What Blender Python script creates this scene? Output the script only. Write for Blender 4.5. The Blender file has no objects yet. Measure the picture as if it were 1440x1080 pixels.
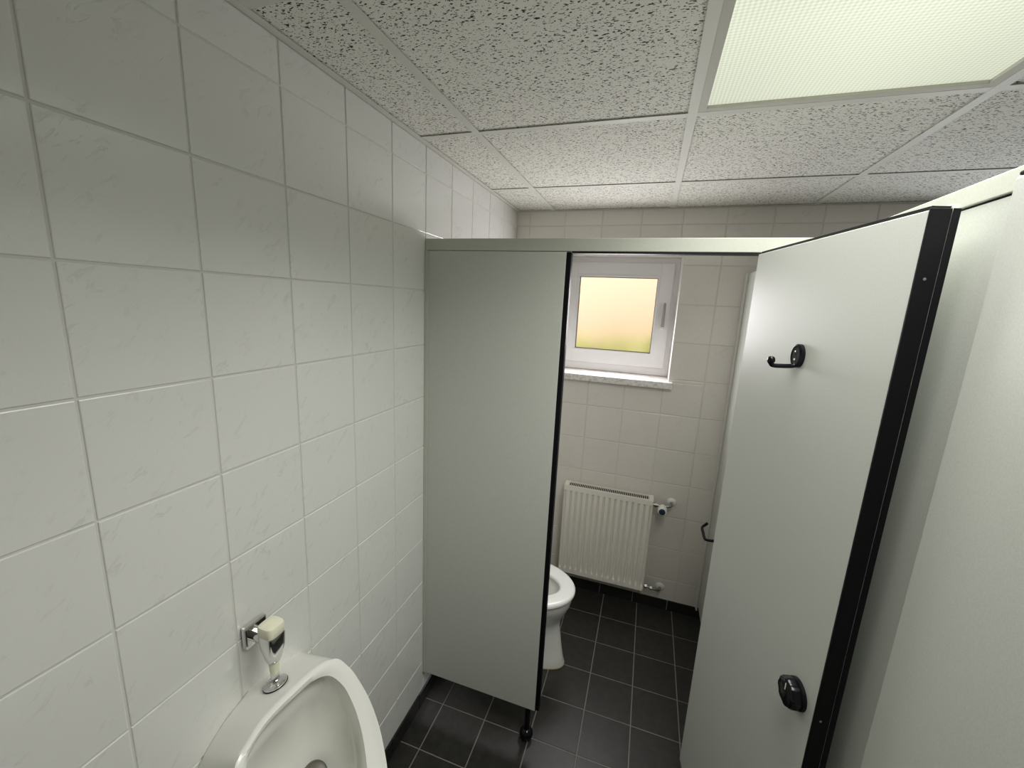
import bpy, bmesh, math, random
from mathutils import Vector, Matrix
random.seed(4)
S = bpy.context.scene
COL = S.collection

# ------------------------------------------------------------------ camera, world, lights, exposure
F_PX = 577.44
cam_d = bpy.data.cameras.new('camera')
cam_d.sensor_fit = 'HORIZONTAL'; cam_d.sensor_width = 36.0
cam_d.lens = F_PX / 1440 * 36.0
cam_d.clip_start = 0.02
cam = bpy.data.objects.new('camera', cam_d); COL.objects.link(cam)
R_ = Vector((0.94689562, 0.31811138, 0.04683847))
U_ = Vector((-0.10544749, 0.16960372, 0.97985479))
F_ = Vector((-0.30375898, 0.9327592, -0.19414106))
CAM = Vector((0.79174, -1.35220, 1.77665))
m = Matrix((R_, U_, -F_)).transposed().to_4x4(); m.translation = CAM
cam.matrix_world = m
S.camera = cam

S.view_settings.view_transform = 'Standard'
S.view_settings.look = 'None'
S.view_settings.gamma = 1.0
S.view_settings.use_curve_mapping = False
S.view_settings.exposure = 0.0
S.cycles.use_denoising = True
S.cycles.max_bounces = 10
S.cycles.diffuse_bounces = 8
S.cycles.sample_clamp_indirect = 4.0
S.cycles.caustics_reflective = False
S.cycles.caustics_refractive = False

W = bpy.data.worlds.new('sky'); S.world = W; W.use_nodes = True
bg = W.node_tree.nodes['Background']
bg.inputs[0].default_value = (0.86, 0.93, 1.0, 1); bg.inputs[1].default_value = 3.1

LAMP_W = 16.5          # ceiling lamp
WIN_W = 9.0            # daylight entering each window

def area(name, loc, sx, sy, power, color, rot):
    l = bpy.data.lights.new(name, 'AREA'); l.shape = 'RECTANGLE'; l.size = sx; l.size_y = sy
    l.energy = power; l.color = color
    o = bpy.data.objects.new(name, l); COL.objects.link(o); o.location = loc; o.rotation_euler = rot
    return o

# ------------------------------------------------------------------ measures (metres; x right, y into the picture, z up)
D = 1.0332            # back wall
H = 2.2905            # ceiling
XR = 2.75             # right wall of the room (behind the side cubicles)
YF = -2.7             # wall behind the camera
BT, BB = 1.986, 1.946 # header rail top / bottom
SX = 1.234            # plane of the side cubicle front

# ------------------------------------------------------------------ materials
def mat(name, color, rough=.5, metal=0., spec=.5, **kw):
    m = bpy.data.materials.new(name); m.use_nodes = True
    b = m.node_tree.nodes['Principled BSDF']
    b.inputs['Base Color'].default_value = (*color, 1)
    b.inputs['Roughness'].default_value = rough
    b.inputs['Metallic'].default_value = metal
    b.inputs['Specular IOR Level'].default_value = spec
    for k, v in kw.items(): b.inputs[k].default_value = v
    return m
class NT:
    def __init__(s, m): s.t = m.node_tree; s.b = s.t.nodes['Principled BSDF']
    def n(s, ty, **kw):
        x = s.t.nodes.new(ty)
        for k, v in kw.items():
            if k[0] == '_': setattr(x, k[1:], v)
            else: x.inputs[int(k[1:]) if k[0] == 'i' and k[1:].isdigit() else k].default_value = v
        return x
    def l(s, a, b): s.t.links.new(a, b)
    def coords(s): return s.n('ShaderNodeTexCoord').outputs['Object']
    def noise(s, vec, scale, detail=3, rough=.5, dist=0.):
        x = s.n('ShaderNodeTexNoise'); x.inputs['Scale'].default_value = scale; x.inputs['Detail'].default_value = detail
        x.inputs['Roughness'].default_value = rough; x.inputs['Distortion'].default_value = dist
        s.l(vec, x.inputs['Vector']); return x.outputs[0]
    def ramp(s, fac, stops):
        x = s.n('ShaderNodeValToRGB'); e = x.color_ramp.elements
        while len(e) < len(stops): e.new(.5)
        for i, (p, c) in enumerate(stops):
            e[i].position = p; e[i].color = (*c, 1) if len(c) == 3 else c
        s.l(fac, x.inputs[0]); return x.outputs[0]
    def math(s, op, a, b=None):
        x = s.n('ShaderNodeMath', _operation=op)
        for i, v in enumerate((a, b)):
            if v is None: continue
            if isinstance(v, (int, float)): x.inputs[i].default_value = v
            else: s.l(v, x.inputs[i])
        return x.outputs[0]
    def mapping(s, vec, scale=(1, 1, 1), rot=(0, 0, 0), loc=(0, 0, 0)):
        x = s.n('ShaderNodeMapping'); x.inputs['Scale'].default_value = scale; x.inputs['Rotation'].default_value = rot; x.inputs['Location'].default_value = loc
        s.l(vec, x.inputs[0]); return x.outputs[0]
    def mix(s, fac, a, b, blend='MIX'):
        x = s.n('ShaderNodeMix', _data_type='RGBA', _blend_type=blend)
        for i, v in ((0, fac), (6, a), (7, b)):
            if isinstance(v, (int, float)): x.inputs[i].default_value = v
            elif isinstance(v, tuple): x.inputs[i].default_value = (*v, 1)
            else: s.l(v, x.inputs[i])
        return x.outputs[2]
    def bump(s, h, strength=.3, dist=.002, normal=None):
        x = s.n('ShaderNodeBump'); x.inputs['Strength'].default_value = strength; x.inputs['Distance'].default_value = dist
        s.l(h, x.inputs['Height'])
        if normal: s.l(normal, x.inputs['Normal'])
        return x.outputs[0]

def wall_tile_mat(name, rot, lo, hi):
    m = mat(name, (.7, .69, .65), .15, spec=.6); t = NT(m); co = t.coords()
    geo = t.n('ShaderNodeNewGeometry')
    isl = geo.outputs['Random Per Island']
    off = t.n('ShaderNodeVectorMath', _operation='SCALE'); off.inputs[0].default_value = (3.1, 7.7, 5.3); t.l(isl, off.inputs['Scale'])
    add = t.n('ShaderNodeVectorMath', _operation='ADD'); t.l(co, add.inputs[0]); t.l(off.outputs[0], add.inputs[1])
    v = t.mapping(add.outputs[0], scale=(1, 1, 1), rot=rot)
    v2 = t.mapping(v, scale=(1, .8, 2.4))
    big = t.noise(v, 5, 3)
    veins = t.noise(v2, 30, 5, .62, .7)
    vein = t.ramp(veins, [(.0, (0, 0, 0)), (.57, (0, 0, 0)), (.64, (1, 1, 1)), (1, (1, 1, 1))])
    patch = t.ramp(t.noise(v, 11, 2), [(.44, (0, 0, 0)), (.58, (1, 1, 1))])
    vv = t.math('MULTIPLY', vein, patch)
    base = t.mix(big, lo, hi)
    tint = t.mix(t.math('MULTIPLY', isl, .35), base, tuple(c * .965 for c in lo))
    colr = t.mix(t.math('MULTIPLY', vv, .24), tint, (.50, .495, .465))
    t.l(colr, t.b.inputs['Base Color'])
    h = t.math('ADD', t.math('MULTIPLY', vv, -.55), t.math('MULTIPLY', t.noise(v, 60, 3), .25))
    t.l(t.bump(h, .5, .0013), t.b.inputs['Normal'])
    return m
M = {}
M['tile_x'] = wall_tile_mat('wall_tile_marbled', (-.75, 0, 0), (.70, .70, .675), (.75, .75, .725))
M['tile_y'] = wall_tile_mat('back_wall_tile_marbled', (0, .75, 0), (.70, .66, .61), (.74, .705, .655))
M['grout'] = mat('grout_light', (.62, .615, .585), .8)
M['grout_back'] = mat('grout_back_wall', (.66, .63, .58), .8)
M['plaster'] = mat('plaster_white', (.82, .79, .77), .7)

def speckle_mat(name, c1, c2, rough, sc=420):
    m = mat(name, c1, rough, spec=.4); t = NT(m); co = t.coords()
    n = t.noise(co, sc, 2); n2 = t.noise(co, 3, 2)
    c = t.mix(t.ramp(n, [(.35, (0, 0, 0)), (.65, (1, 1, 1))]), c1, c2)
    t.l(t.mix(t.math('MULTIPLY', n2, .12), c, tuple(x * .9 for x in c1)), t.b.inputs['Base Color'])
    t.l(t.bump(t.noise(co, 260, 2), .12, .0004), t.b.inputs['Normal'])
    return m
M['laminate'] = speckle_mat('laminate_pale_grey_green', (.485, .50, .46), (.535, .55, .51), .42)
M['rail'] = speckle_mat('rail_grey_green', (.47, .485, .425), (.50, .515, .455), .38, 300)
M['black'] = mat('black_plastic', (.004, .004, .005), .45, spec=.15)
M['black_gloss'] = mat('black_gloss_plastic', (.004, .004, .006), .13, spec=.28)
M['black_rubber'] = mat('black_seal', (.006, .006, .006), .6, spec=.2)

def floor_mat():
    m = mat('floor_tile_charcoal', (.05, .049, .047), .38, spec=.35); t = NT(m); co = t.coords()
    isl = t.n('ShaderNodeNewGeometry').outputs['Random Per Island']
    n = t.noise(co, 30, 5, .65)
    c = t.mix(t.ramp(n, [(.3, (0, 0, 0)), (.7, (1, 1, 1))]), (.015, .0143, .0125), (.031, .0297, .027))
    c = t.mix(t.math('MULTIPLY', isl, .35), c, (.017, .0155, .013))
    t.l(c, t.b.inputs['Base Color'])
    t.l(t.bump(t.noise(co, 220, 3), .25, .0008), t.b.inputs['Normal'])
    return m
M['floor'] = floor_mat()
M['floor_grout'] = mat('floor_grout_grey', (.20, .185, .165), .85)
M['skirt'] = mat('skirting_black', (.014, .0135, .013), .35)

def ceil_mat():
    m = mat('acoustic_tile_fissured', (.75, .74, .69), .9, spec=.2); t = NT(m); co = t.coords()
    def worms(scale, thr, sx, rot, seed):
        v = t.mapping(co, scale=(1, sx, 1), rot=(0, 0, rot), loc=(seed, seed * 2.3, 0))
        nx = t.n('ShaderNodeTexNoise', _noise_dimensions='2D'); nx.inputs['Scale'].default_value = scale * 1.1; nx.inputs['Detail'].default_value = 2
        t.l(v, nx.inputs['Vector'])
        sub = t.n('ShaderNodeVectorMath', _operation='SUBTRACT'); t.l(nx.outputs['Color'], sub.inputs[0]); sub.inputs[1].default_value = (.5, .5, .5)
        scl = t.n('ShaderNodeVectorMath', _operation='SCALE'); t.l(sub.outputs[0], scl.inputs[0]); scl.inputs['Scale'].default_value = 1.1 / scale
        ad = t.n('ShaderNodeVectorMath', _operation='ADD'); t.l(v, ad.inputs[0]); t.l(scl.outputs[0], ad.inputs[1])
        vo = t.n('ShaderNodeTexVoronoi', _voronoi_dimensions='2D'); vo.inputs['Scale'].default_value = scale; vo.inputs['Randomness'].default_value = 1
        t.l(ad.outputs[0], vo.inputs['Vector'])
        sep = t.n('ShaderNodeSeparateColor'); t.l(vo.outputs['Color'], sep.inputs[0])
        lim = t.math('MULTIPLY', t.math('GREATER_THAN', sep.outputs[0], .50), thr)
        lim = t.math('MULTIPLY', lim, t.math('ADD', t.math('MULTIPLY', sep.outputs[1], .8), .5))
        return t.math('LESS_THAN', vo.outputs['Distance'], lim)
    a = worms(62, .20, 2.3, .35, 1.3)
    b = worms(70, .18, 2.2, -.5, 4.1)
    p = worms(150, .19, 1.2, .6, 7.7)
    mask = t.math('MAXIMUM', t.math('MAXIMUM', a, b), t.math('MULTIPLY', p, .75))
    base = t.mix(t.noise(co, 160, 3), (.74, .725, .66), (.81, .795, .735))
    t.l(t.mix(mask, base, (.045, .042, .035)), t.b.inputs['Base Color'])
    t.l(t.bump(t.math('SUBTRACT', t.math('MULTIPLY', t.noise(co, 240, 3), .5), mask), .6, .002), t.b.inputs['Normal'])
    return m
M['ceil'] = ceil_mat()
M['tbar'] = mat('grid_bar_cream_metal', (.66, .655, .60), .6, spec=.3)
M['lampframe'] = mat('lamp_frame_metal', (.56, .55, .49), .7, spec=.2)
def diffuser_mat():
    m = mat('prismatic_diffuser', (.8, .8, .72), .9, spec=.05); t = NT(m); co = t.coords()
    v = t.mapping(co, rot=(0, 0, math.radians(45)))
    sp = t.n('ShaderNodeSeparateXYZ'); t.l(v, sp.inputs[0])
    w = 2 * math.pi / .0125
    s = t.math('MULTIPLY', t.math('SINE', t.math('MULTIPLY', sp.outputs[0], w)), t.math('SINE', t.math('MULTIPLY', sp.outputs[1], w)))
    pat = t.math('ADD', t.math('MULTIPLY', s, .15), .9)
    # the two tubes show as broad brighter bands along the lamp
    so = t.n('ShaderNodeSeparateXYZ'); t.l(co, so.inputs[0])
    tube = t.math('ADD', t.math('MULTIPLY', t.math('COSINE', t.math('MULTIPLY', so.outputs[0], 2 * math.pi / .62)), .06), .93)
    endf = t.math('SUBTRACT', 1.0, t.math('MULTIPLY', t.math('SMOOTH_MIN', t.math('MAXIMUM', t.math('SUBTRACT', t.math('ABSOLUTE', so.outputs[1]), .30), 0.0), .3), .75))
    tube = t.math('MULTIPLY', tube, endf)
    t.l(t.math('MULTIPLY', t.math('MULTIPLY', pat, tube), 1.0), t.b.inputs['Emission Strength'])
    t.b.inputs['Emission Color'].default_value = (.95, 1.0, .79, 1)
    t.b.inputs['Base Color'].default_value = (.08, .08, .07, 1)
    return m
M['diffuser'] = diffuser_mat()
M['porcelain'] = mat('porcelain_white', (.80, .80, .77), .12, spec=.5)
M['porcelain_u'] = mat('porcelain_aged_white', (.76, .76, .72), .16, spec=.5)
M['sealant'] = mat('sealant_yellowed', (.50, .43, .28), .7)
M['seat'] = mat('seat_plastic_white', (.86, .86, .85), .22)
M['chrome'] = mat('chrome', (.72, .72, .72), .10, metal=1)
M['chrome_dull'] = mat('chrome_dull', (.36, .35, .33), .28, metal=1)
M['cream'] = mat('cream_plastic', (.78, .76, .60), .30)
M['upvc'] = mat('window_frame_white', (.83, .82, .82), .3)
M['gasket'] = mat('gasket_grey', (.13, .13, .14), .6)
M['alu'] = mat('aluminium_channel', (.70, .69, .66), .4, metal=.3)
M['rad'] = mat('radiator_enamel_cream', (.80, .77, .70), .35)
M['dark_hole'] = mat('recess_shade_black', (.02, .02, .02), .8)  # near-black colour standing in for shade inside the radiator
M['drain'] = mat('drain_dark', (.10, .09, .07), .4)
M['valve_white'] = mat('valve_white_plastic', (.80, .79, .75), .35)
M['valve_blue'] = mat('valve_cap_dark_blue', (.02, .03, .06), .3)
def sill_mat():
    m = mat('sill_marble', (.75, .72, .70), .3); t = NT(m); co = t.coords()
    c = t.ramp(t.noise(co, 55, 6, .7), [(.35, (.50, .46, .42)), (.5, (.74, .71, .69)), (.7, (.82, .79, .77))])
    t.l(c, t.b.inputs['Base Color']); return m
M['sill'] = sill_mat()
M['glass'] = mat('frosted_glass', (1, 1, 1), .32)
b = M['glass'].node_tree.nodes['Principled BSDF']; b.inputs['Transmission Weight'].default_value = 1; b.inputs['IOR'].default_value = 1.25
M['ext_wall'] = mat('rendered_wall_peach', (.88, .62, .42), .9)
M['ground'] = mat('soil', (.20, .16, .10), .95)
M['grass'] = mat('grass_green', (.66, .68, .24), .8)

# ------------------------------------------------------------------ mesh helpers
def link(name, bm, material, parent=None, smooth=None, origin=None):
    """one mesh object; vertices are in world space unless the parent is rotated"""
    bmesh.ops.remove_doubles(bm, verts=bm.verts, dist=1e-6)
    bmesh.ops.recalc_face_normals(bm, faces=bm.faces)
    me = bpy.data.meshes.new(name)
    o = bpy.data.objects.new(name, me); COL.objects.link(o)
    if parent is not None:
        o.parent = parent
        off = Vector(parent.get('_o', (0, 0, 0)))
        if off.length: bmesh.ops.translate(bm, vec=-off, verts=bm.verts)
        o['_o'] = list(off)
    bm.to_mesh(me); bm.free()
    for mm in (material if isinstance(material, (list, tuple)) else [material]): me.materials.append(mm)
    if smooth is not None:
        for p in me.polygons: p.use_smooth = True
        me.set_sharp_from_angle(angle=math.radians(smooth))
    return o
def thing(name, label, cat, loc=(0, 0, 0), rotz=0., local=False, group=None):
    o = bpy.data.objects.new(name, None); COL.objects.link(o); o.location = loc; o.rotation_euler = (0, 0, rotz)
    o.empty_display_size = .05
    o['label'] = label; o['category'] = cat
    if group: o['group'] = group
    o['_o'] = [0, 0, 0] if local else list(loc)
    return o
def struct(o): o['kind'] = 'structure'; return o
def box(bm, x0, x1, y0, y1, z0, z1, bev=0., seg=2):
    vs = [bm.verts.new(p) for p in ((x0, y0, z0), (x1, y0, z0), (x1, y1, z0), (x0, y1, z0), (x0, y0, z1), (x1, y0, z1), (x1, y1, z1), (x0, y1, z1))]
    fs = [bm.faces.new([vs[i] for i in q]) for q in ((3, 2, 1, 0), (4, 5, 6, 7), (0, 1, 5, 4), (1, 2, 6, 5), (2, 3, 7, 6), (3, 0, 4, 7))]
    if bev:
        es = list({e for f in fs for e in f.edges})
        bmesh.ops.bevel(bm, geom=es, offset=bev, segments=seg, profile=.5, affect='EDGES')
    return bm
def nb(): return bmesh.new()
def bx(*a, **k): return box(nb(), *a, **k)
def loft(bm, rings, cap0=True, cap1=True, closed=True):
    R = [[bm.verts.new(p) for p in r] for r in rings]
    n = len(R[0])
    for a, b2 in zip(R, R[1:]):
        for i in range(n if closed else n - 1):
            j = (i + 1) % n
            bm.faces.new((a[i], a[j], b2[j], b2[i]))
    if cap0: bm.faces.new(R[0][::-1])
    if cap1: bm.faces.new(R[-1])
    return bm
def lathe(bm, c, axis, prof, n=32):
    """prof: list of (distance along axis, radius)"""
    a = Vector(axis).normalized(); t = a.orthogonal().normalized(); u = a.cross(t); c = Vector(c)
    rings = [[c + a * d + (t * math.cos(2 * math.pi * i / n) + u * math.sin(2 * math.pi * i / n)) * max(r, 1e-5) for i in range(n)] for d, r in prof]
    return loft(bm, rings)
def tube(bm, pts, r, n=12):
    pts = [Vector(p) for p in pts]; rings = []; prev = None
    for i, p in enumerate(pts):
        d = (pts[min(i + 1, len(pts) - 1)] - pts[max(i - 1, 0)]).normalized()
        t = d.orthogonal() if prev is None else (prev - d * prev.dot(d))
        t.normalize(); prev = t; u = d.cross(t)
        rr = r[i] if isinstance(r, (list, tuple)) else r
        rings.append([p + (t * math.cos(2 * math.pi * k / n) + u * math.sin(2 * math.pi * k / n)) * rr for k in range(n)])
    return loft(bm, rings)
def spline(keys, n, closed=True):
    K = [Vector(k) for k in keys]; m_ = len(K); out = []
    segs = m_ if closed else m_ - 1
    for s in range(n):
        f = s / n * segs if closed else s / (n - 1) * segs
        i = min(int(f), segs - 1); t = f - i
        g = (lambda k: K[k % m_]) if closed else (lambda k: K[max(0, min(m_ - 1, k))])
        p0, p1, p2, p3 = g(i - 1), g(i), g(i + 1), g(i + 2)
        out.append(.5 * ((2 * p1) + (p2 - p0) * t + (2 * p0 - 5 * p1 + 4 * p2 - p3) * t * t + (3 * p1 - p0 - 3 * p2 + p3) * t ** 3))
    return out
def arc_pts(pts, n=40): return spline(pts, n, closed=False)
def rect_sub(r, h):
    a0, a1, b0, b1 = r; c0, c1, d0, d1 = h
    if c1 <= a0 or c0 >= a1 or d1 <= b0 or d0 >= b1: return [r]
    out = []
    if d0 > b0: out.append((a0, a1, b0, d0))
    if d1 < b1: out.append((a0, a1, d1, b1))
    m0, m1 = max(b0, d0), min(b1, d1)
    if c0 > a0: out.append((a0, c0, m0, m1))
    if c1 < a1: out.append((c1, a1, m0, m1))
    return [q for q in out if q[1] - q[0] > 1e-4 and q[3] - q[2] > 1e-4]
def tiles(bm, to3, a0, a1, b0, b1, pa, pb, oa, ob, gap, hgt, holes=(), bev=.0022):
    """bevelled tiles over [a0,a1]x[b0,b1] with pitch pa,pb and joint lines through oa,ob; to3(a,b,h) gives the point"""
    def lines(lo, hi, p, o):
        k = math.ceil((lo - o) / p); L = [lo]
        while o + k * p < hi - 1e-6:
            if o + k * p > lo + 1e-6: L.append(o + k * p)
            k += 1
        return L + [hi]
    A = lines(a0, a1, pa, oa); B = lines(b0, b1, pb, ob); g = gap / 2
    for x0, x1 in zip(A, A[1:]):
        for y0, y1 in zip(B, B[1:]):
            rs = [(x0 + (g if x0 > a0 else 0), x1 - (g if x1 < a1 else 0), y0 + (g if y0 > b0 else 0), y1 - (g if y1 < b1 else 0))]
            for h in holes: rs = [q for r in rs for q in rect_sub(r, h)]
            for (u0, u1, v0, v1) in rs:
                if u1 - u0 < .007 or v1 - v0 < .007: continue
                dz = random.uniform(-.00018, .00018); tx = random.uniform(-.0018, .0018); ty = random.uniform(-.0018, .0018)
                uc, vc = (u0 + u1) / 2, (v0 + v1) / 2
                rings = []
                for e, hh in ((0, 0), (0, hgt - bev), (bev * .3, hgt - bev * .3), (bev, hgt)):
                    rings.append([to3(u, v, hh + (dz + (u - uc) * tx + (v - vc) * ty if hh else 0)) for u, v in ((u0 + e, v0 + e), (u1 - e, v0 + e), (u1 - e, v1 - e), (u0 + e, v1 - e))])
                R = [[bm.verts.new(p) for p in r] for r in rings]
                for a, b2 in zip(R, R[1:]):
                    for i in range(4):
                        j = (i + 1) % 4; bm.faces.new((a[i], a[j], b2[j], b2[i]))
                bm.faces.new(R[-1])
    return bm

# ------------------------------------------------------------------ setting
TH = .0018   # tile thickness standing over the joint bed
TB = .0026  # the back wall has deeper joints
WZ0, WZ1 = 1.385, 2.070
WIN = [(.245, .922), (1.70, 2.377)]
holes = [(a, b_, WZ0, WZ1) for a, b_ in WIN]

o = struct(link('floor', bx(-.05, XR, YF, D, -.08, -.0016), M['floor_grout']))
link('floor_tiles', tiles(nb(), lambda a, b_, h: (a, b_, h - .003), 0.0, XR, YF, D, .2005, .2015, .0915, .0225, .0042, .003, bev=.0011), M['floor'], o)

o = struct(link('wall_left', bx(-.2, -TH, YF, D + .25, -.08, H + .2), M['grout']))
link('wall_tiles', tiles(nb(), lambda a, b_, h: (h - TH, a, b_), YF, D, .072, H - .001, .2, .1985, -.1947, 2.0035, .0038, TH, bev=.0016), M['tile_x'], o)

bm = nb()
rs = [(-.2, XR + .2, -.08, H + .2)]
for h in holes: rs = [q for r in rs for q in rect_sub(r, h)]
for r in rs: box(bm, r[0], r[1], D + TB, D + .30, r[2], r[3])
o = struct(link('wall_back', bm, M['grout_back']))
link('wall_tiles', tiles(nb(), lambda a, b_, h: (a, D + TB - h, b_), 0, XR, .062, H - .001, .2045, .2016, 1.1005, 2.0095, .0040, TB, holes, bev=.0020), M['tile_y'], o)

o = struct(link('wall_right', bx(XR + TH, XR + .2, YF, D + .25, -.08, H + .2), M['grout']))
link('wall_tiles', tiles(nb(), lambda a, b_, h: (XR + TH - h, a, b_), YF, D, .062, H - .001, .2, .1985, -.1947, 2.0035, .0038, TH, bev=.0016), M['tile_x'], o)
o = struct(link('wall_front', bx(-.2, XR + .2, YF - .2, YF - TH, -.08, H + .2), M['grout']))
link('wall_tiles', tiles(nb(), lambda a, b_, h: (a, YF - TH + h, b_), 0, XR, .062, H - .001, .2, .1985, .1, 2.0035, .0034, TH, bev=.0016), M['tile_y'], o)

# skirting tiles
struct(link('baseboard_left', tiles(nb(), lambda a, b_, h: (h, a, b_), YF, D, 0, .074, .2015, 9, .0225 - .06, -5, .003, .007, bev=.001), M['skirt']))
struct(link('baseboard_back', tiles(nb(), lambda a, b_, h: (a, D - h, b_), .0075, XR, 0, .064, .2005, 9, .0915 - .03, -5, .003, .007, bev=.001), M['skirt']))

# ceiling: lay-in tiles in an exposed grid
GX = [.2135 + .6257 * i for i in range(-1, 5)]
GY = [.5842 - .6345 * i for i in range(-1, 7)]
TF = .012
LX0, LX1, LY0, LY1 = GX[2], GX[3], GY[4], GY[2]
# GX: -.41,.2135,.8392,1.4649,... ; GY: 1.22,.584,-.050,-.685,-1.319,...
bm = nb()
xs = [0.0] + [g for g in GX if 0 < g < XR] + [XR]
ys = [YF] + sorted(g for g in GY if YF < g < D) + [D]
for x0, x1 in zip(xs, xs[1:]):
    for y0, y1 in zip(ys, ys[1:]):
        if x0 > LX0 - .01 and x1 < LX1 + .01 and y0 > LY0 - .01 and y1 < LY1 + .01: continue
        z = H + .0042
        box(bm, x0 + .002, x1 - .002, y0 + .002, y1 - .002, z, z + .015)
ce = struct(link('ceiling', bm, M['ceil']))
box_c = link('ceiling_backing', bx(-.2, XR + .2, YF - .2, D + .3, H + .14, H + .2), M['plaster'], ce)
for gx in xs[1:-1]:
    b_ = nb(); box(b_, gx - TF, gx + TF, YF, D, H, H + .0015); box(b_, gx - .001, gx + .001, YF, D, H + .001, H + .03)
    link('grid_runner', b_, M['tbar'], ce)
for gy in ys[1:-1]:
    for x0, x1 in zip(xs, xs[1:]):
        if abs(x0 - LX0) < .01 and LY0 + .01 < gy < LY1 - .01: continue
        b_ = nb(); box(b_, x0 + TF * (x0 > 0), x1 - TF * (x1 < XR), gy - TF, gy + TF, H + .0006, H + .002); box(b_, x0 + TF, x1 - TF, gy - .001, gy + .001, H + .001, H + .03)
        link('grid_cross_bar', b_, M['tbar'], ce)
def angle(name, bm): return struct(link(name, bm, M['tbar']))
b_ = bx(0, .020, YF, D, H - .0002, H + .0012); box(b_, 0, .0012, YF, D, H, H + .02); angle('trim_1', b_)
b_ = bx(.02, XR, D - .016, D, H - .0002, H + .0012); box(b_, .02, XR, D - .0012, D, H, H + .02); angle('trim_2', b_)

# ------------------------------------------------------------------ windows
YW = D + .185          # face of the fixed frame
def frame_ring(bm, x0, x1, z0, z1, w, y0, y1, bev=.003, wb=None):
    wb = wb or w
    box(bm, x0, x0 + w, y0, y1, z0, z1, bev); box(bm, x1 - w, x1, y0, y1, z0, z1, bev)
    box(bm, x0 + w - .004, x1 - w + .004, y0 + .0003, y1, z0, z0 + wb, bev); box(bm, x0 + w - .004, x1 - w + .004, y0 + .0003, y1, z1 - w, z1, bev)
    return bm
def window(i, xa, xb):
    z0, z1 = WZ0 + .005, WZ1
    fr = struct(link('window_%d' % i, frame_ring(nb(), xa + .003, xb - .003, z0, z1 - .003, .045, YW, YW + .07), M['upvc']))
    b_ = nb()
    for q in ((xa, xa + .003, WZ0, WZ1), (xb - .003, xb, WZ0, WZ1), (xa + .003, xb - .003, WZ1 - .003, WZ1)): box(b_, q[0], q[1], D + .0005, YW + .07, q[2], q[3])
    link('window_reveal', b_, M['plaster'], fr)
    sx0, sx1, sz0, sz1 = xa + .031, xb - .031, z0 + .046, z1 - .034
    sa = link('window_sash', frame_ring(nb(), sx0, sx1, sz0, sz1, .074, YW - .016, YW + .05, .004), M['upvc'], fr)
    gx0, gx1, gz0, gz1 = sx0 + .071, sx1 - .071, sz0 + .071, sz1 - .071
    link('glazing_bead', frame_ring(nb(), gx0, gx1, gz0, gz1, .013, YW - .019, YW + .02, .004), M['upvc'], sa)
    link('gasket', frame_ring(nb(), gx0 + .012, gx1 - .012, gz0 + .012, gz1 - .012, .004, YW - .002, YW + .01, .0005), M['gasket'], sa)
    link('pane', bx(gx0 + .010, gx1 - .010, YW + .004, YW + .010, gz0 + .010, gz1 - .010), M['glass'], sa)
    hx = xb - .065
    hd = link('window_handle', bx(hx - .013, hx + .013, YW - .026, YW - .016, 1.665, 1.735, .004), M['upvc'], sa)
    b_ = nb(); lathe(b_, (hx, YW - .026, 1.69), (0, -1, 0), [(0, .009), (.024, .009)], 16)
    tube(b_, arc_pts([(hx, YW - .044, 1.683), (hx, YW - .050, 1.70), (hx, YW - .052, 1.76), (hx, YW - .050, 1.815)], 14), [.009] + [.0085] * 12 + [.0055], 12)
    link('lever', b_, M['chrome_dull'], hd, 50)
    link('window_sill', bx(xa - .02, xb + .018, D - .030, YW + .01, 1.352, WZ0 + .004, .003), M['sill'], fr)
    return fr
for i, (xa, xb) in enumerate(WIN):
    window(i + 1, xa, xb)
    area('window_daylight', ((xa + xb) / 2, YW - .11, (WZ0 + WZ1) / 2 + .01), .38, .38, WIN_W * (1 if i == 0 else .7), (.99, .97, .99) if i == 0 else (.90, .94, 1.0), (math.radians(-76), 0, 0))

# outside the windows
o = link('ground_outside', bx(-3, 6, D + .31, D + 6, 1.15, 1.30), M['ground']); struct(o)
o = link('garden_wall', bx(-3, 6, D + 2.0, D + 2.2, 1.30, 4.2), M['ext_wall'])
o['label'] = 'peach coloured rendered wall glowing behind the window glass'; o['category'] = 'wall'; struct(o)
bm = nb()
for k in range(900):
    x = random.uniform(-.4, 3.6); y = random.uniform(D + .75, D + 1.7); h = random.uniform(.12, .27) * (1 if random.random() < .85 else 1.5)
    a = random.uniform(0, math.pi); dx, dy = math.cos(a) * .012, math.sin(a) * .012; lx, ly = random.uniform(-.09, .09), random.uniform(-.09, .09)
    p = [(x - dx, y - dy, 1.298), (x + dx, y + dy, 1.298), (x + lx * .4 + dx * .8, y + ly * .4 + dy * .8, 1.3 + h * .6), (x + lx * .4 - dx * .8, y + ly * .4 - dy * .8, 1.3 + h * .6), (x + lx, y + ly, 1.3 + h)]
    v = [bm.verts.new(q) for q in p]; bm.faces.new(v[:4]); bm.faces.new((v[3], v[2], v[4]))
me = bpy.data.meshes.new('grass'); bm.to_mesh(me); bm.free(); me.materials.append(M['grass'])
o = bpy.data.objects.new('grass', me); COL.objects.link(o)
o['label'] = 'blurred green grass behind the lower part of the window glass'; o['category'] = 'grass'; o['kind'] = 'stuff'

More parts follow.
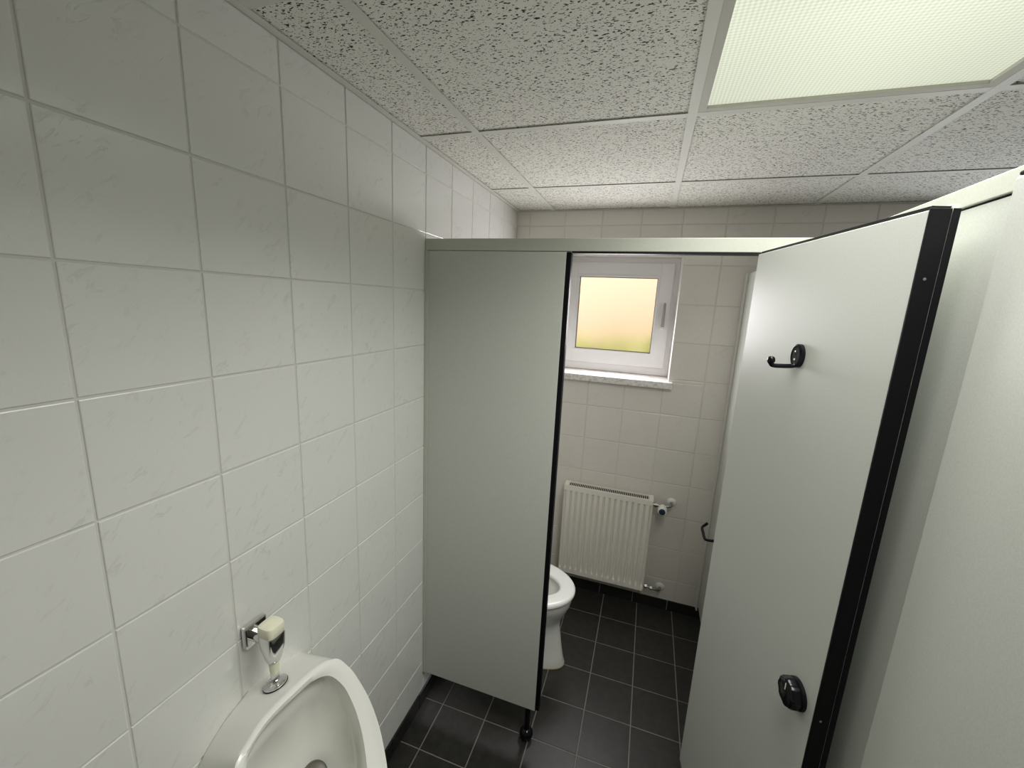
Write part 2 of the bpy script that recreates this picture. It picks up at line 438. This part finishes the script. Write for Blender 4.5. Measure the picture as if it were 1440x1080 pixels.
# ------------------------------------------------------------------ ceiling lamp
t = thing('ceiling_light', 'recessed ceiling lamp with glowing prismatic diffuser', 'lamp', ((LX0 + LX1) / 2, (LY0 + LY1) / 2, H))
x0, x1, y0, y1 = LX0 + TF, LX1 - TF, LY0 + TF, LY1 - TF
b_ = nb(); fw = .020
for q in ((x0, x0 + fw, y0, y1), (x1 - fw, x1, y0, y1), (x0 + fw, x1 - fw, y0, y0 + fw), (x0 + fw, x1 - fw, y1 - fw, y1)): box(b_, q[0], q[1], q[2], q[3], H + .0008, H + .014, .001)
link('frame', b_, M['lampframe'], t)
link('housing', bx(x0 + .002, x1 - .002, y0 + .002, y1 - .002, H + .03, H + .10), M['lampframe'], t)
link('diffuser', bx(x0 + fw - .002, x1 - fw + .002, y0 + fw - .002, y1 - fw + .002, H + .008, H + .013), M['diffuser'], t)
area('lamp_light', ((LX0 + LX1) / 2, (LY0 + LY1) / 2, H + .004), .54, 1.18, LAMP_W, (1.0, 1.0, .95), (0, 0, 0)).data.spread = math.radians(140)
area('lamp_side_light', ((LX0 + LX1) / 2, (LY0 + LY1) / 2, H + .004), .54, 1.18, LAMP_W * .17, (1.0, 1.0, .97), (0, 0, 0))

# ------------------------------------------------------------------ toilet cubicle
t = thing('header_rail', 'pale grey green rail along the top of the cubicle front facing the camera', 'rail', (.6, .015, BB))
link('rail', bx(.0015, SX + .03, 0, .030, BB, BT, .002), M['rail'], t)
link('seal_strip', bx(.531, 1.09, .001, .029, BB - .006, BB + .0002), M['black_rubber'], t)

t = thing('front_panel', 'grey green cubicle panel with black edge, between tiled wall and door opening', 'partition', (.26, .014, 0))
link('board', bx(.014, .513, .001, .029, .162, BB - .0015, .0012), M['laminate'], t)
ch = bx(.0005, .0145, -.003, .033, .162, BB, .001); link('wall_channel', ch, M['rail'], t)
link('edge_profile', bx(.512, .5295, .004, .031, .163, BB - .0018, .003), M['black'], t)
b_ = nb(); lathe(b_, (.4815, .016, .035), (0, 0, 1), [(0, .0112), (.132, .0112)], 20); lg = link('leg', b_, M['black'], t, 40)
b_ = nb(); lathe(b_, (.4815, .016, 0), (0, 0, 1), [(0, .018), (.004, .0205)] + [(.0255 - .0255 * math.cos(a), .0280 * math.sin(a)) for a in [math.radians(q) for q in range(50, 175, 12)]], 28)
link('ball_foot', b_, M['black_gloss'], lg, 40)

t = thing('hinge_panel', 'narrow grey green cubicle panel between the open door hinges and the side partition', 'partition', (1.15, .014, 0))
link('board', bx(1.1125, SX - .010, .001, .029, .162, BB - .0015, .0012), M['laminate'], t)
link('edge_profile', bx(1.0985, 1.1135, .004, .031, .163, BB - .0018, .003), M['black'], t)

t = thing('side_partition', 'side wall panel of the toilet cubicle meeting the tiled wall right of the radiator', 'partition', (1.24, .5, 0))
link('board', bx(1.226, 1.254, .031, D - .010, .10, 1.972, .001), M['laminate'], t)
b_ = nb(); box(b_, 1.217, 1.2255, D - .034, D - .0005, .066, 1.974, .0008); box(b_, 1.2545, 1.263, D - .034, D - .0005, .066, 1.974, .0008)
link('wall_channel', b_, M['alu'], t)

# open door, local frame: u from hinge to free edge, w = thickness away from the seen face
du = Vector((.1103, -.545, 0)).normalized()
t = thing('cubicle_door', 'open cubicle door with black coat hook, black lock knob and black free edge', 'door', (1.0575, .0005, 0), math.atan2(du.y, du.x), local=True)
# local x = along u, local y = left of u  (u x left = up); seen face looks towards -x world = local -y ... thickness on +y
DZ0, DZ1 = .185, 1.941
DWd = .555
link('inner_leaf', bx(.001, DWd - .003, 0, .028, DZ0, DZ1, .0015), M['laminate'], t)
link('outer_leaf', bx(-.004, DWd - .0005, .0285, .038, DZ0, DZ1 + .008, .001), M['laminate'], t)
b_ = bx(DWd - .0025, DWd + .0015, -.0008, .0280, DZ0, DZ1 + .002, .0008); box(b_, DWd + .0012, DWd + .0026, .0284, .0387, DZ0, DZ1 + .002, .0004)
link('edge_profile', b_, M['black'], t)
link('top_seal', bx(.012, DWd - .003, .003, .0283, DZ1, DZ1 + .006), M['black_rubber'], t)
link('hinge_seal', bx(-.0025, .0008, .003, .0283, DZ0, DZ1 - .004), M['black_rubber'], t)
for z in (1.841, 1.02):
    b_ = nb(); lathe(b_, (DWd + .0013, .012, z), (1, 0, 0), [(0, .0024), (.0006, .0022), (.001, .001)], 14); link('screw', b_, M['chrome_dull'], t, 40)
# hook
hu, hz = .289, 1.690
def ell(u, w, z, a, c, n=28): return [(u + a * math.cos(2 * math.pi * i / n), w, z + c * math.sin(2 * math.pi * i / n)) for i in range(n)]
b_ = loft(nb(), [ell(hu, 0, hz, .0215, .0265), ell(hu, -.007, hz, .0215, .0265), ell(hu, -.0105, hz, .017, .022), ell(hu, -.0085, hz, .0145, .0195), ell(hu, -.0080, hz, .002, .002)])
hk = link('coat_hook', b_, M['black_gloss'], t, 35)
P = [(hu, -.004, hz - .020), (hu, -.014, hz - .0235), (hu, -.035, hz - .0245), (hu, -.050, hz - .0245), (hu, -.0565, hz - .0215), (hu, -.058, hz - .013), (hu, -.0585, hz - .004)]
link('hook_arm', tube(nb(), arc_pts(P, 26), [.0075, .0065] + [.0050] * 16 + [.006, .0075, .0082, .0082, .0078, .007, .0058, .003], 14), M['black_gloss'], hk, 50)
for dz in (-.009, .009):
    b_ = nb(); lathe(b_, (hu - .003, -.0078, hz + dz), (0, -1, 0), [(0, .0030), (.001, .0028), (.0015, .001)], 12); link('screw', b_, M['chrome_dull'], hk, 40)
# lock knob: ribbed turn knob on a round rose
ku, kz = .502, 1.022
b_ = nb(); lathe(b_, (ku, 0, kz), (0, -1, 0), [(0, .0305), (.006, .0305), (.008, .028)], 36); kn = link('lock_knob', b_, M['black'], t, 35)
n = 64; rings = []
for w, r in ((-.007, .027), (-.010, .0300), (-.021, .0295), (-.0255, .0275), (-.0265, .024), (-.0265, .003)):
    rings.append([(ku + (r - (.0016 if (i // 4) % 2 else 0) * (r > .02)) * math.cos(2 * math.pi * i / n), w, kz + (r - (.0016 if (i // 4) % 2 else 0) * (r > .02)) * math.sin(2 * math.pi * i / n)) for i in range(n)])
link('turn_grip', loft(nb(), rings), M['black_gloss'], kn, 40)
link('pointer', bx(ku - .0012, ku + .0012, -.0271, -.0262, kz + .006, kz + .020), M['valve_white'], kn)

# ------------------------------------------------------------------ side cubicle (front facing the tiled wall)
t = thing('header_rail', 'pale rail running along the top of the right hand cubicle above its door', 'rail', (SX + .015, -.8, BB))
link('rail', bx(SX, SX + .030, -1.9, -.0005, BB + .008, BT, .002), M['rail'], t)
t = thing('pilaster_panel', 'pale grey panel in shadow between the open door and the closed right hand door', 'partition', (SX + .014, -.3, 0))
link('board', bx(SX + .003, SX + .031, -.668, -.0005, .162, BB + .005, .001), M['laminate'], t)
link('seal_strip', bx(SX + .004, SX + .030, -.66, -.003, BB + .0048, BB + .0085), M['black_rubber'], t)
t = thing('cubicle_door', 'closed grey cubicle door at the right edge, nearest to the camera', 'door', (SX, -.9, 0))
RX = 1.2155
link('outer_leaf', bx(RX, RX + .012, -1.235, -.609, .185, 1.9655, .004), M['laminate'], t)
link('inner_leaf', bx(RX + .0125, RX + .046, -1.215, -.672, .19, 1.952, .001), M['laminate'], t)
link('top_seal', bx(RX + .001, RX + .011, -1.23, -.612, 1.9655, 1.9715, .0025), M['black_rubber'], t)
t = thing('end_panel', 'grey cubicle panel continuing past the closed right hand door towards the camera', 'partition', (SX + .014, -1.6, 0))
link('board', bx(SX + .003, SX + .031, -1.9, -1.219, .162, BB + .005, .001), M['laminate'], t)
struct(link('wall_cubicle', bx(SX + .032, XR - .001, -1.9, -1.872, .15, BT, .001), M['laminate']))

# ------------------------------------------------------------------ toilet roll holder on the side partition
t = thing('toilet_roll_holder', 'black bent rod holder without a roll on the cubicle side wall', 'holder', (1.226, .50, .79))
b_ = nb(); tube(b_, arc_pts([(1.226, .497, .796), (1.16, .497, .791), (1.131, .498, .789), (1.121, .510, .788), (1.120, .56, .788), (1.120, .598, .788), (1.124, .610, .792), (1.137, .613, .806), (1.142, .613, .812)], 48), .0062, 12)
link('rod', b_, M['black'], t, 50)
b_ = nb(); lathe(b_, (1.226, .497, .796), (-1, 0, 0), [(0, .018), (.004, .018), (.006, .015)], 24); link('wall_plate', b_, M['black'], t, 40)

# ------------------------------------------------------------------ toilet
TY = .43
t = thing('toilet', 'white toilet with open seat standing behind the left panel of the cubicle', 'toilet', (.33, TY, 0))
def egg(x0, x1, hw, z, n=64, sq=.0, wx=.42):
    """closed outline: back x0, front x1, half width hw, widest at fraction wx"""
    xm = x0 + (x1 - x0) * wx; out = []
    for i in range(n):
        a = 2 * math.pi * i / n; c, s = math.cos(a), math.sin(a)
        e = 1 - sq
        cx = math.copysign(abs(c) ** e, c); sy = math.copysign(abs(s) ** e, s)
        out.append((xm + (x1 - xm if c > 0 else xm - x0) * cx, TY + hw * sy, z))
    return out
rings = [egg(.12, .556, .082, 0.0, sq=.15), egg(.12, .556, .083, .012, sq=.15), egg(.125, .549, .079, .04, sq=.1), egg(.13, .538, .077, .10), egg(.13, .527, .076, .17), egg(.12, .521, .080, .215), egg(.11, .526, .10, .25),
         egg(.08, .545, .135, .29), egg(.06, .562, .162, .33), egg(.05, .570, .175, .36), egg(.05, .573, .178, .385), egg(.05, .571, .176, .394), egg(.056, .563, .168, .397),
         egg(.12, .532, .130, .396), egg(.13, .527, .126, .388), egg(.14, .515, .120, .35), egg(.16, .485, .105, .28), egg(.19, .43, .080, .20), egg(.23, .36, .045, .155), egg(.27, .31, .015, .148)]
link('bowl', loft(nb(), rings), M['porcelain'], t, 60)
link('sealant', loft(nb(), [egg(.1175, .5590, .0845, 0.0002, sq=.15), egg(.1185, .5575, .0832, .005, sq=.15)]), M['sealant'], t)
sr = [(0, .404), (.006, .400), (.012, .4005)]
def ring2(o, z): return egg(.125 - o, .583 + o, .187 + o, z)
def ringi(o, z): return egg(.19 + o, .507 - o, .103 - o, z)
rings = [ring2(-.006, .399), ring2(0, .403), ring2(0, .411), ring2(-.004, .417), ring2(-.012, .4195), ringi(-.014, .4195), ringi(-.005, .417), ringi(0, .411), ringi(0, .403), ringi(-.006, .399)]
rings.append(rings[0])
link('seat', loft(nb(), rings, False, False), M['seat'], t, 50)
for s in (-1, 1):
    b_ = nb(); lathe(b_, (.105, TY + s * .07 - .02, .409), (0, 1, 0), [(0, .011), (.04, .011)], 18); link('hinge', b_, M['seat'], t, 40)
b_ = nb(); lathe(b_, (.0005, TY, .345), (1, 0, 0), [(0, .045), (.012, .045), (.014, .036), (.085, .036)], 28); link('inlet_pipe', b_, M['seat'], t, 40)

# ------------------------------------------------------------------ radiator
t = thing('radiator', 'cream ribbed panel radiator under the window with thermostat valve', 'radiator', (.66, D - .05, .43))
rx0, rx1, rz0, rz1 = .408, .911, .146, .722
ry0, ry1 = D - .094, D - .026
bm = nb(); NR = 15; per = .0325; gx0 = (rx0 + rx1) / 2 - NR * per / 2
def prof(x):
    if x < gx0 or x > gx0 + NR * per: return 0.
    f = ((x - gx0) / per) % 1.0; d = min(f, 1 - f) * per
    return -min(1., max(0., (.0075 - d) / .0045)) * .0095
xsr = [rx0] + [gx0 + per * (k + f) for k in range(NR) for f in (0, .05, .092, .15, .20, .231, .5, .769, .80, .85, .908, .95)] + [gx0 + NR * per, rx1]
zsr = [rz0 + .002, rz0 + .030, rz0 + .034, rz0 + .044, rz0 + .05, rz1 - .036, rz1 - .034, rz1 - .0315, rz1 - .0300, rz1 - .002]
fade = [0, 0, .3, .9, 1, 1, .9, .3, 0, 0]
G = [[bm.verts.new((x, ry0 - prof(x) * fd, z)) for x in xsr] for z, fd in zip(zsr, fade)]
for a, b2 in zip(G, G[1:]):
    for i in range(len(xsr) - 1): bm.faces.new((a[i], a[i + 1], b2[i + 1], b2[i]))
# wrapped back edges
edge = G[0] + [g[-1] for g in G[1:]] + G[-1][::-1][1:] + [g[0] for g in G[::-1]][1:-1]
nv = [bm.verts.new((v.co.x, ry0 + .016, v.co.z)) for v in edge]
for i in range(len(edge)):
    j = (i + 1) % len(edge); bm.faces.new((edge[i], nv[i], nv[j], edge[j]))
bm.faces.new(nv)
link('front_panel', bm, M['rad'], t, 35)
link('rear_panel', bx(rx0 + .004, rx1 - .004, ry1 - .012, ry1, rz0 + .004, rz1 - .004, .004), M['rad'], t)
for q in ((rx0 - .003, rx0 + .001), (rx1 - .001, rx1 + .003)): link('side_cover', bx(q[0], q[1], ry0 + .003, ry1 + .001, rz0 + .01, rz1 + .004, .001), M['rad'], t)
b_ = nb(); box(b_, rx0, rx0 + .022, ry0 + .004, ry1, rz1 - .003, rz1 + .004, .001); box(b_, rx1 - .022, rx1, ry0 + .004, ry1, rz1 - .003, rz1 + .004, .001)
for y in (ry0 + .005, ry1 - .003): box(b_, rx0 + .02, rx1 - .02, y - .002, y + .002, rz1 - .001, rz1 + .0025)
k = rx0 + .026
while k < rx1 - .024: box(b_, k - .0013, k + .0013, ry0 + .006, ry1 - .004, rz1 + .0005, rz1 + .0022); k += .0105
link('top_grille', b_, M['rad'], t)
link('interior_shade_block', bx(rx0 + .02, rx1 - .02, ry0 + .018, ry1 - .013, rz0 + .03, rz1 - .002), M['dark_hole'], t)  # solid block, its black colour paints the shade under the grille
vx, vz = .966, .681
b_ = nb(); tube(b_, [(rx1 - .004, D - .055, .684), (.935, D - .055, .684)], .010, 14); lathe(b_, (.925, D - .055, .684), (1, 0, 0), [(0, .015), (.012, .015)], 6)
tube(b_, arc_pts([(.935, D - .055, .684), (.975, D - .055, .684), (1.005, D - .050, .687), (1.014, D - .03, .691), (1.0145, D - .004, .692)], 22), .0085, 14)
vb = link('valve_body', b_, M['chrome_dull'], t, 45)
b_ = nb(); lathe(b_, (vx, D - .062, vz + .001), (-.05, -1, -.05), [(0, .014), (.008, .018), (.012, .0225), (.050, .0245), (.056, .022), (.058, .017)], 28); th = link('thermostat_knob', b_, M['valve_white'], vb, 40)
b_ = nb(); lathe(b_, (vx - .0028, D - .119, vz - .0018), (-.05, -1, -.05), [(0, .0175), (.006, .0165), (.008, .012)], 24); link('knob_cap', b_, M['valve_blue'], th, 40)
def rosette(x, z, name): 
    b2 = nb(); lathe(b2, (x, D - .0005, z), (0, -1, 0), [(0, .0255), (.004, .0245), (.009, .019), (.010, .011), (.013, .011)], 28); return link(name, b2, M['valve_white'], t, 40)
rosette(1.0155, .6925, 'pipe_rosette'); rosette(1.0105, .1425, 'pipe_rosette')
b_ = nb(); tube(b_, [(rx1 - .004, D - .055, .165), (.935, D - .055, .160)], .009, 14); lathe(b_, (.922, D - .055, .162), (1, 0, -.1), [(0, .014), (.012, .014)], 6); lathe(b_, (.952, D - .055, .157), (1, 0, -.1), [(0, .012), (.012, .012)], 6)
tube(b_, arc_pts([(.93, D - .055, .160), (.965, D - .055, .155), (.992, D - .052, .150), (1.008, D - .035, .145), (1.0105, D - .004, .1425)], 20), .0075, 14)
link('return_valve', b_, M['chrome_dull'], t, 45)

# ------------------------------------------------------------------ urinal
UY = -.765
t = thing('urinal', 'white ceramic urinal with oval opening mounted on the tiled wall', 'urinal', (0.0, UY, .6))
N = 96
wall_k = [(0, .0, .870), (0, .062, .860), (0, .121, .843), (0, .148, .820), (0, .158, .76), (0, .158, .64), (0, .142, .49), (0, .085, .39), (0, 0, .365), (0, -.085, .39), (0, -.142, .49), (0, -.155, .64), (0, -.150, .74), (0, -.136, .80), (0, -.087, .842), (0, -.040, .860)]
out_k = [(.1175, -.005, .9035), (.1225, .070, .897), (.133, .116, .880), (.151, .1315, .853), (.172, .139, .822), (.213, .140, .760), (.260, .122, .689), (.315, .070, .625), (.338, -.005, .600), (.318, -.085, .625), (.262, -.140, .69), (.205, -.162, .775), (.155, -.163, .846), (.131, -.150, .884), (.124, -.119, .895), (.117, -.075, .904)]
inn_k = [(.128, .002, .889), (.131, .047, .884), (.142, .083, .866), (.164, .099, .834), (.185, .101, .803), (.212, .095, .762), (.245, .076, .712), (.280, .040, .662), (.298, -.010, .640), (.285, -.068, .660), (.245, -.112, .72), (.20, -.136, .785), (.158, -.140, .846), (.139, -.133, .872), (.130, -.108, .886), (.125, -.062, .892)]
A = lambda ks: [Vector((p.x, p.y + UY, p.z)) for p in spline(ks, N)]
w_, o_, i_ = A(wall_k), A(out_k), A(inn_k)
lerp = lambda a, b2, f: [p.lerp(q, f) for p, q in zip(a, b2)]
def sh(r, dx=0, dz=0, sc=1.):
    c = sum(r, Vector()) / len(r); return [c + (p - c) * sc + Vector((dx, 0, dz)) for p in r]
mid = lerp(o_, i_, .45); mid = [p + Vector((.005, 0, .004)) for p in mid]
ob = lerp(w_, o_, .93)
rings = [w_, lerp(w_, o_, .04), lerp(w_, o_, .4), lerp(w_, o_, .8), ob, [p + Vector((.001, 0, .0015)) for p in o_], lerp(o_, mid, .45), mid, lerp(mid, i_, .7), i_, sh(i_, -.006, -.004, 1.01), sh(i_, -.032, -.012, 1.04)]
ctr = sum(i_, Vector()) / N; bot = Vector((.100, UY + .005, .58))
for f, sc in ((.26, 1.03), (.42, 1.0), (.58, .92), (.74, .78), (.87, .58), (.95, .38), (.99, .18)):
    c = ctr.lerp(bot, f); rings.append([c + (p - ctr) * sc for p in i_])
link('bowl', loft(nb(), rings), M['porcelain_u'], t, 70)
dc = Vector((.128, UY + .035, .615))
b_ = nb(); lathe(b_, dc, (.55, -.05, .83), [(-.02, .031), (.004, .031), (.006, .028), (.004, .024), (.004, .002)], 36); dr = link('drain', b_, M['drain'], t, 40)

# ------------------------------------------------------------------ flush valve
VX, VY = .060, -.7590
t = thing('flush_valve', 'chrome flush valve with cream push button on the wall over the urinal', 'valve', (0.0, VY, .95))
link('wall_plate', bx(.0005, .015, VY - .0275, VY + .0275, .985, 1.040, .004), M['chrome'], t)
b_ = nb(); lathe(b_, (.014, VY, 1.008), (1, 0, 0), [(0, .016), (.03, .016)], 24); link('inlet', b_, M['chrome'], t, 40)
def rsq(h, z, r=.35, n=40, cx=VX):
    out = []
    for i in range(n):
        a = 2 * math.pi * i / n; c, s = math.cos(a), math.sin(a); e = r
        out.append((cx + h * math.copysign(abs(c) ** e, c), VY + h * math.copysign(abs(s) ** e, s), z))
    return out
link('valve_body', loft(nb(), [rsq(.0205, 1.027, .45), rsq(.0215, 1.020, .45), rsq(.0205, .992, .5), rsq(.0155, .962, .7), rsq(.0135, .955, .9), rsq(.0125, .954, 1)]), M['chrome'], t, 40)
link('push_button', loft(nb(), [rsq(.0205, 1.0255, .5), rsq(.0225, 1.028, .5), rsq(.0225, 1.044, .5), rsq(.0205, 1.050, .5), rsq(.014, 1.053, .55), rsq(.004, 1.054, .7)]), M['cream'], t, 40)
b_ = nb(); lathe(b_, (VX, VY, .956), (0, 0, -1), [(0, .0120), (.012, .0105), (.034, .0092), (.0345, .008)], 26); link('cream_sleeve', b_, M['cream'], t, 40)
b_ = nb(); lathe(b_, (VX, VY, .923), (0, 0, -1), [(0, .0090), (.018, .0088), (.0182, .0105), (.028, .0105)], 26); link('spout_tube', b_, M['chrome'], t, 40)
b_ = nb(); lathe(b_, (VX, VY, .8902), (-.27, 0, .96), [(0, .0255), (.003, .0255), (.006, .022), (.010, .012), (.011, .0105)], 36); ros = link('rosette', b_, M['chrome'], t, 40)
b_ = nb(); lathe(b_, (VX + .0004, VY, .8888), (-.27, 0, .96), [(0, .0262), (.0018, .0262)], 36); link('gasket', b_, M['black_rubber'], ros, 40)

for o in bpy.data.objects:
    if '_o' in o: del o['_o']
